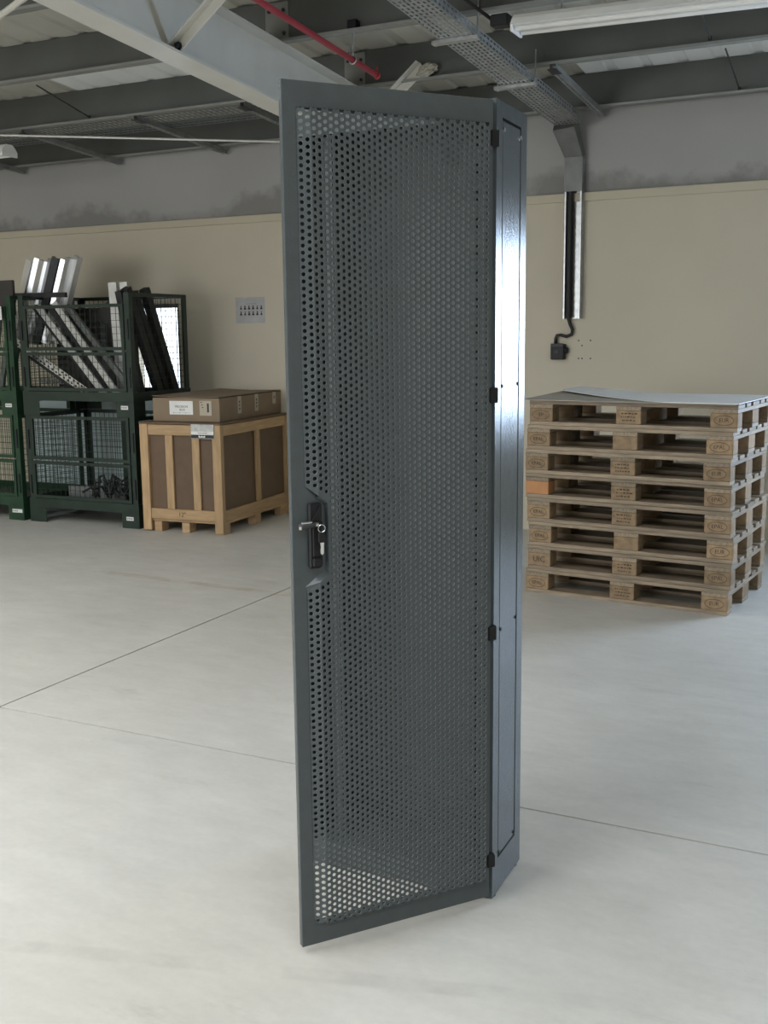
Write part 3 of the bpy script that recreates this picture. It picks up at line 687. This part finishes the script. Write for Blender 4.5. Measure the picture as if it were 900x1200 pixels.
def stillage(loc, rz, lab, g, tag_w=.07, top=.985):
    e = empty('wire_stillage', loc, rz, lab, 'stillage', 'green wire mesh stillages')
    w, d = CWD, CDP
    for x in (0, w):
        for y in (0, d):
            sx_ = 1 if x == 0 else -1; sy_ = 1 if y == 0 else -1
            a, b = sorted((x, x+sx_*.17)); c, f = sorted((y, y+sy_*.004)); p, q = sorted((x, x+sx_*.004)); r1, r2_ = sorted((y+sy_*.004, y+sy_*.15))
            MB().box(a,b,c,f,0,.125).box(p,q,r1,r2_,0,.125).box(min(x,x+sx_*.17), max(x,x+sx_*.17), min(y,y+sy_*.15), max(y,y+sy_*.15), .121,.125).build('foot', g, e)
            a, b = sorted((x+sx_*.006, x+sx_*.056)); c, f = sorted((y+sy_*.006, y+sy_*.012)); p, q = sorted((x+sx_*.006, x+sx_*.012)); r1, r2_ = sorted((y+sy_*.012, y+sy_*.056))
            MB().box(a,b,c,f,.125,top).box(p,q,r1,r2_,.125,top).build('corner_post', g, e)
    MB().box(0,w,0,.006,.125,.20).box(0,w,d-.006,d,.125,.20).box(0,.006,.006,d-.006,.125,.20).box(w-.006,w,.006,d-.006,.125,.20).build('base_rail', g, e)
    MB().box(.006,w-.006,.006,d-.006,.135,.140).build('floor_sheet', g, e)
    # front gate in two flaps
    for z0, z1 in ((.205,.520),(.535,.900)):
        f = frame(.060, w-.060, z0, z1, -.004, .016, .026).build('gate_flap', g, e)
        wires(.086, w-.086, z0+.026, z1-.026, .006).build('wire_mesh', g, f)
        MB().box(w*.42, w*.58, -.012, -.004, z1-.022, z1-.008).build('latch', g, f)
    for zz in (.24, .62):
        for xx in (.020, w-.036): MB().box(xx,xx+.016,-.004,.006,zz,zz+.16).build('latch_slot', M['darksteel'], e)
    for x in (.010, w-.024):
        MB().box(x,x+.014,.056,d-.056,top-.03,top).build('side_rail', g, e)
        wires(.056, d-.056, .20, top-.03, x+.007, r=.0012, ax='y').build('side_mesh', g, e)
    MB().box(.056,w-.056,d-.024,d-.010,top-.03,top).build('back_rail', g, e)
    wires(.056, w-.056, .20, top-.03, d-.018).build('back_mesh', g, e)
    tp = MB().box(w-.125, w-.125+tag_w, -.003, 0, .065, .095).build('label_plate', M['paper'], e)
    tm = MB()
    for q in range(4): tm.box(w-.120+q*.015, w-.110+q*.015, -.0036, -.003, .074, .086)
    tm.build('print_marks', M['inkg'], tp)
    return e
SX, SY, SR = -6.742, 6.795, R(2.2)
LX, LY, LR = -7.935, 6.76, R(1.2)
PITCH_S = .901
stillage((SX,SY,0), SR, 'dark green wire stillage on the floor beside the wooden crate', M['green'], top=.90)
stillage((SX,SY,PITCH_S), SR, 'dark green wire stillage full of metal profiles, upper one beside the crate', M['green'])
stillage((LX,LY,0), LR, 'brighter green wire stillage on the floor at the left photo edge', M['green2'], tag_w=.11, top=.90)
stillage((LX,LY,PITCH_S), LR, 'green wire stillage at the left photo edge, upper one of its pair', M['green2'])
tag(MB().bbox(-7.80, -6.20, 7.93, 7.97, 0, 1.0, .004).build('pale_blue_board', M['teal']), 'pale blue board standing against the wall behind the green stillages', 'board')

# contents: long profiles leaning in the upper stillage
FZ = PITCH_S + .142
def cprofile(a, b, w_, h_, m, name, lab, group, roll=0.0, cat='profile'):
    e = MB(); a = Vector(a); b = Vector(b); tt = (b-a); L = tt.length; tt.normalize(); u = Vector((0,-1,0))
    x = u.cross(tt).normalized(); y = tt.cross(x)
    x, y = x*math.cos(roll)+y*math.sin(roll), y*math.cos(roll)-x*math.sin(roll)
    Mx = Matrix((x, y, tt)).transposed().to_4x4(); t_ = .003
    e.box(-w_/2, w_/2, h_/2-t_, h_/2, 0, L).box(-w_/2, -w_/2+t_, -h_/2, h_/2-t_, 0, L).box(w_/2-t_, w_/2, -h_/2, h_/2-t_, 0, L)
    e.box(-w_/2+t_, -w_/2+.010, -h_/2, -h_/2+t_, 0, L).box(w_/2-.010, w_/2-t_, -h_/2, -h_/2+t_, 0, L)
    o = e.build(name, m); Mx.translation = a; o.matrix_world = Mx
    return tag(o, lab, cat, group)
def solid_bar(a, b, w_, h_, m, name, lab, group, cat='profile', holes=False):
    e = MB(); a = Vector(a); b = Vector(b); tt = (b-a); L = tt.length; tt.normalize(); u = Vector((0,-1,0)); x = u.cross(tt).normalized(); y = tt.cross(x)
    Mx = Matrix((tt, x, y)).transposed().to_4x4()
    if holes:
        e.M = Matrix.Translation((0,-w_/2,0)); e.plate(L, w_, .045, w_/2, .022, w_/4, h_, True)
    else: e.bbox(0, L, -w_/2, w_/2, -h_/2, h_/2, .002)
    o = e.build(name, m); Mx.translation = a; o.matrix_world = Mx; return tag(o, lab, cat, group)
where8 = ['leftmost of the bright profile bundle above the stillage', 'second from left in the bright profile bundle', 'third from left in the bright profile bundle', 'fourth from left in the bright profile bundle', 'fifth from left in the bright bundle, darkest one', 'sixth from left in the bright bundle, widest shine', 'seventh from left in the bright profile bundle', 'rightmost of the bright profile bundle above the stillage']
for k in range(8):
    xt = -6.955 + k*.073; xb = -7.06 + k*.070
    xb = max(xb, -6.70); 
    top = (-6.885 + k*.073, 7.13 + .02*(k % 2), 2.195 + .012*math.sin(k*2.1))
    s_ = (top[0]-.33*.55+.01*k, 7.07 + .02*(k % 2), FZ + .55)
    cprofile((top[0]-.098*(top[2]-FZ-.45)/.28, 7.10+.02*(k%2), FZ+.45), top, .065, .045, M['bright'] if k != 4 else M['darksteel'], 'metal_profile', 'shiny metal profile, ' + where8[k], 'shiny profiles standing in the stillage', .5*math.sin(k*1.7))
solid_bar((-7.10,6.93,1.895),(-6.33,6.93,1.885), .04, .03, M['darksteel'], 'black_bar', 'black bar lying across the stillage rim below the bright bundle', None, 'bar')
solid_bar((-6.665,6.95,1.80),(-6.02,6.98,1.07), .055, .02, M['alu'], 'metal_profile', 'pale flat profile leaning diagonally, left one of two in the upper stillage', 'leaning pale profiles')
solid_bar((-6.50,6.97,1.83),(-5.90,7.0,1.07), .055, .02, M['alu'], 'metal_profile', 'pale flat profile leaning diagonally, right one of two in the upper stillage', 'leaning pale profiles')
for k, (o_, mm) in enumerate(((-.075,'darksteel'),(.068,'darksteel'),(.24,'zinc_dull'))):
    solid_bar((-6.66+o_,6.99+.02*k,1.80),(-6.01+o_,7.02+.02*k,1.07), .05, .03, M[mm], 'dark_bar', ['dark bar just left of the two pale leaning profiles', 'dark bar between the two pale leaning profiles', 'grey bar right of the two pale leaning profiles'][k], None, 'bar')
solid_bar((-6.93,6.88,1.545),(-6.10,6.90,1.075), .062, .003, M['bright'], 'perforated_strip', 'bright perforated strip lying diagonally low in the upper stillage', None, 'strip', True)
solid_bar((-6.95,6.93,1.50),(-6.20,6.95,1.07), .05, .03, M['darksteel'], 'dark_bar', 'dark bar lying below the bright perforated strip', None, 'bar')
solid_bar((-6.74,6.92,1.79),(-6.79,6.92,1.50), .022, .003, M['bright'], 'perforated_strip', 'short bright perforated strip hanging upright in the upper stillage', None, 'strip', True)
solid_bar((-6.93,7.2,1.17),(-6.60,7.2,1.165), .05, .004, M['zinc'], 'perforated_rail', 'grey perforated rail low at left in the upper stillage', None, 'rail', True)
solid_bar((-6.92,7.15,1.11),(-6.58,7.15,1.105), .035, .004, M['zinc_dull'], 'perforated_rail', 'dull perforated rail lowest at left in the upper stillage', None, 'rail', True)
cprofile((-6.00,7.18,1.06),(-6.045,7.18,1.985), .078, .04, M['alu'], 'metal_profile', 'tall pale profile standing upright at right, left one of two', 'upright pale profiles', .1)
cprofile((-5.90,7.20,1.06),(-5.945,7.20,1.985), .070, .04, M['alu'], 'metal_profile', 'tall pale profile standing upright at right, right one of two', 'upright pale profiles', .1)
o = MB().prism([(-6.42,1.72),(-6.00,1.42),(-5.99,1.62),(-6.19,1.90)], 7.36, 7.40, 'y').build('dark_board', M['darkboard']); tag(o, 'dark brown board with a pointed corner inside the upper stillage', 'board')
o = MB().bbox(-6.93,-6.42,7.42,7.50,FZ,1.79,.01).build('black_board', M['darkboard']); tag(o, 'black panel standing at the back left of the upper stillage', 'panel')
o = MB().bbox(-6.40,-6.06,7.45,7.49,FZ,1.66,.01).build('black_board', M['darkboard']); tag(o, 'black panel at the back right of the upper stillage, behind the pale profiles', 'panel')
xb = -5.72
for k, (y0, y1, w_, mm) in enumerate(((6.94,7.30,.068,'darksteel'),(7.17,7.51,.068,'darksteel'),(6.90,7.10,.05,'darksteel'),(7.07,7.43,.05,'darksteel'))):
    a = Vector((xb-.03*(k > 1), y0, 1.925 if k < 2 else 1.90)); b = Vector((xb-.03*(k > 1), y1, FZ+.045)); m_ = MB(); m_.bar(a, b, .06, w_)
    tag(m_.build('dark_beam', M[mm]), ['thick dark beam leaning at the stillage side, left one of two', 'thick dark beam leaning at the stillage side, right one before the bright window', 'thin dark bar leaning at the right front post of the stillage', 'thin dark bar leaning behind the thick beams'][k], 'beam')
# lower stillage and left pair: a few leftovers
e = MB()
for k in range(26):
    a = (rnd.uniform(-6.25,-5.95), rnd.uniform(7.0,7.3), .195+rnd.uniform(0,.05)); b = (a[0]+rnd.uniform(-.15,.15), a[1]+rnd.uniform(-.1,.1), .20+rnd.uniform(0,.15)); c = ((a[0]+b[0])/2, (a[1]+b[1])/2, max(a[2],b[2])+rnd.uniform(.02,.08))
    e.tube([a, c, b], .012, 6)
tag(e.build('cable_heap', M['rubber']), 'tangled heap of black cable on the floor of the lower stillage', 'cable', kind='stuff')
solid_bar((-6.62,7.15,.165),(-6.05,7.22,.16), .2, .03, M['zinc'], 'grey_plate', 'grey metal plate lying in the lower stillage under the black cables', None, 'plate')
o = MB().bbox(-6.26,-6.10,7.44,7.50,.145,.86,.006).build('dark_board', M['green']); tag(o, 'dark green narrow board standing at the back of the lower stillage', 'panel')
for k in range(3):
    solid_bar((-7.05-.1*k,6.95,FZ+.02),(-6.90-.12*k,7.0,1.70+.04*k), .05, .03, M['zinc_dull'], 'metal_profile', 'grey profile leaning in the left edge stillage, ' + ['rightmost of three', 'middle one of three', 'leftmost of three'][k], 'profiles in the left stillage')
tag(MB().bbox(-7.06,-6.885,6.90,6.93,1.73,2.02,.004).build('dark_box', M['darkboard']), 'dark board standing up out of the left edge stillage', 'board')
tag(MB().bbox(-7.00,-6.868,6.742,6.746,1.69,1.80,.001).build('paper_note', M['paper']), 'white paper sheet hanging on the front of the left edge stillage', 'paper')

# ------------------------------------------------------------------ wooden crate
cr = empty('wooden_crate', (-5.54, 6.80, 0), R(5), 'pine framed crate with brown hardboard panels beside the green stillages', 'crate')
w_, d_ = .732, 1.16
for x in (0, w_-.075):
    for y in (0, d_-.05): MB().bbox(x, x+.075, y, y+.05, .012, .862, .003).build('corner_post', M['crate'], cr)
MB().bbox(.075, w_-.075, .006, .03, .775, .858, .003).build('top_rail', M['crate_h'], cr)
MB().bbox(.075, w_-.075, .006, .03, .105, .188, .003).build('bottom_rail', M['crate_h'], cr)
for x in (.228, .470): MB().bbox(x, x+.066, .008, .03, .188, .775, .003).build('batten', M['crate'], cr)
for x0, x1 in ((.07,.232),(.290,.474),(.532,.662)): MB().box(x0, x1, .030, .036, .10, .84).build('hardboard_panel', M['hard'], cr)
MB().bbox(w_-.024, w_, .05, d_-.05, .775, .858, .003).build('top_rail', M['crate_h'], cr)
MB().bbox(w_-.024, w_, .05, d_-.05, .105, .188, .003).build('bottom_rail', M['crate_h'], cr)
MB().bbox(w_-.022, w_-.001, d_*.50, d_*.50+.07, .188, .775, .003).build('batten', M['crate'], cr)
for y0, y1 in ((.05,d_*.51),(d_*.55,d_-.05)): MB().box(w_-.030, w_-.024, y0, y1, .10, .84).build('hardboard_panel', M['hard'], cr)
MB().box(.0, .006, .05, d_-.05, .10, .84).build('hardboard_panel', M['hard'], cr)
MB().box(.07, w_-.07, d_-.02, d_-.014, .10, .84).build('hardboard_panel', M['hard'], cr)
MB().bbox(-.004, w_+.004, -.004, d_+.004, .862, .876, .003).build('lid', M['hard'], cr)
MB().bbox(.0, w_, .03, d_, .082, .104, .003).build('base_board', M['crate_h'], cr)
for x in (.09, .345, w_-.075):
    for y in (.02, d_*.46, d_-.15): MB().bbox(x, x+.07, y, y+.10, 0, .082, .003).build('foot_block', M['crate_h'], cr)
text('12"', .05, M['brand'], cr, (.36, .0055, .146))
pl = MB().bbox(.475, .680, -.006, .0, .755, .868, .002).build('sign_plate', M['zinc'], cr); pl['label'] = 'grey, white and black name plate'
MB().box(.478, .677, -.0066, -.006, .787, .812).build('white_stripe', M['paper'], pl)
MB().box(.478, .677, -.0066, -.006, .760, .786).build('black_stripe', M['darksteel'], pl)
q = MB()
for k, x in enumerate((.545,.557,.569,.581,.593)): q.box(x, x+.009, -.0072, -.0066, .765, .780 - .004*(k % 2))
q.build('logo_marks', M['white'], pl)
q = MB()
for k in range(7): q.box(.54+k*.012, .549+k*.012, -.0072, -.0066, .797, .803)
q.build('print_marks', M['inkg'], pl)
# cardboard box on the crate
bx = empty('cardboard_box', (-5.475, 6.90, .877), R(6), 'long taped cardboard box with white labels lying on the crate', 'box')
bw, bd, bh = .60, 1.11, .185
MB().bbox(0, bw, 0, bd, 0, bh, .004).build('body', M['card'], bx)
for x0, x1, lift in ((.0, bw*.5, .012), (bw*.5, bw, .006)):
    MB().add([(x0,0,bh+.001+(lift if x0==0 else 0)),(x1,0,bh+.001+(0 if x0==0 else lift)),(x1,bd,bh+.001+(0 if x0==0 else lift)),(x0,bd,bh+.001+(lift if x0==0 else 0)),(x0,0,bh+.005+(lift if x0==0 else 0)),(x1,0,bh+.005+(0 if x0==0 else lift)),(x1,bd,bh+.005+(0 if x0==0 else lift)),(x0,bd,bh+.005+(lift if x0==0 else 0))],
             [(0,3,2,1),(4,5,6,7),(0,1,5,4),(1,2,6,5),(2,3,7,6),(3,0,4,7)]).build('top_flap', M['card'], bx)
lb = MB().box(.155, .365, -.0012, 0, .055, .162).build('address_label', M['paper'], bx); lb['label'] = 'white printed label'
text('PRECISION', .024, M['ink'], lb, (.262, -.0014, .117)); text('BOX', .024, M['ink'], lb, (.270, -.0014, .092))
q = MB()
for k in range(9): q.box(.185+k*.018, .198+k*.018, -.0016, -.0012, .066+(.003 if k%3 else 0), .071)
q.build('print_marks', M['inkg'], lb)
lb = MB().box(.425, .530, -.0012, 0, .050, .165).build('shipping_label', M['card2'], bx); lb['label'] = 'cream label with dark bars'
q = MB().box(.492,.508,-.0016,-.0012,.075,.145)
for k in range(3): q.box(.435+.006*k,.448+.006*k,-.0016,-.0012,.150-.02*k,.156-.02*k)
q.build('print_marks', M['ink'], lb)
for k, y in enumerate((.30, .60, .93)):
    tp = MB().box(bw, bw+.0012, y, y+.062, .045+.02*(k==2)*2, bh).build('tape_strip', M['card2'], bx)
    q = MB()
    for j in range(3):
        z = .135-.028*j
        if k == 2 and j: break
        q.add([(bw+.0016,y+.018,z+.011),(bw+.0016,y+.044,z+.011),(bw+.0016,y+.031,z-.011)], [(0,2,1),(0,1,2)])
    q.build('arrow_mark', M['ink'], tp)

# poster with the row of figures
e = empty('wall_poster', (-5.428, WY-.003, 1.645), 0, 'crumpled landscape notice sheet with two rows of dark figures on the wall', 'poster')
MB().box(0, .300, 0, .0015, 0, .218).build('sheet', M['poster'], e)
q = MB()
for rrow, z in enumerate((.118, .068)):
    for k in range(6):
        x = .055 + k*.042; s_ = 1.0 if (k*3+rrow) % 4 else .75
        q.prism([(x+.0075*s_*math.cos(a*math.pi/4), z+.026+.0075*s_*math.sin(a*math.pi/4)) for a in range(8)], -.0006, 0, 'y')
        q.prism([(x-.013*s_,z),(x+.013*s_,z),(x+.011*s_,z+.011),(x+.004,z+.019),(x-.004,z+.019),(x-.011*s_,z+.011)], -.0006, 0, 'y')
q.build('figure_icons', M['ink'], e)
q = MB()
for k in range(7): q.box(.105+k*.016, .118+k*.016, -.0006, 0, .164, .169)
for k in range(6):
    for z in (.110,.060): q.box(.045+k*.042, .065+k*.042, -.0006, 0, z-.004, z-.002)
q.build('print_marks', M['inkg'], e)
MB().box(-.004,.09,-.0008,.0,.214,.222).box(.12,.30,-.0008,.0,.214,.222).build('tape', M['card2'], e)
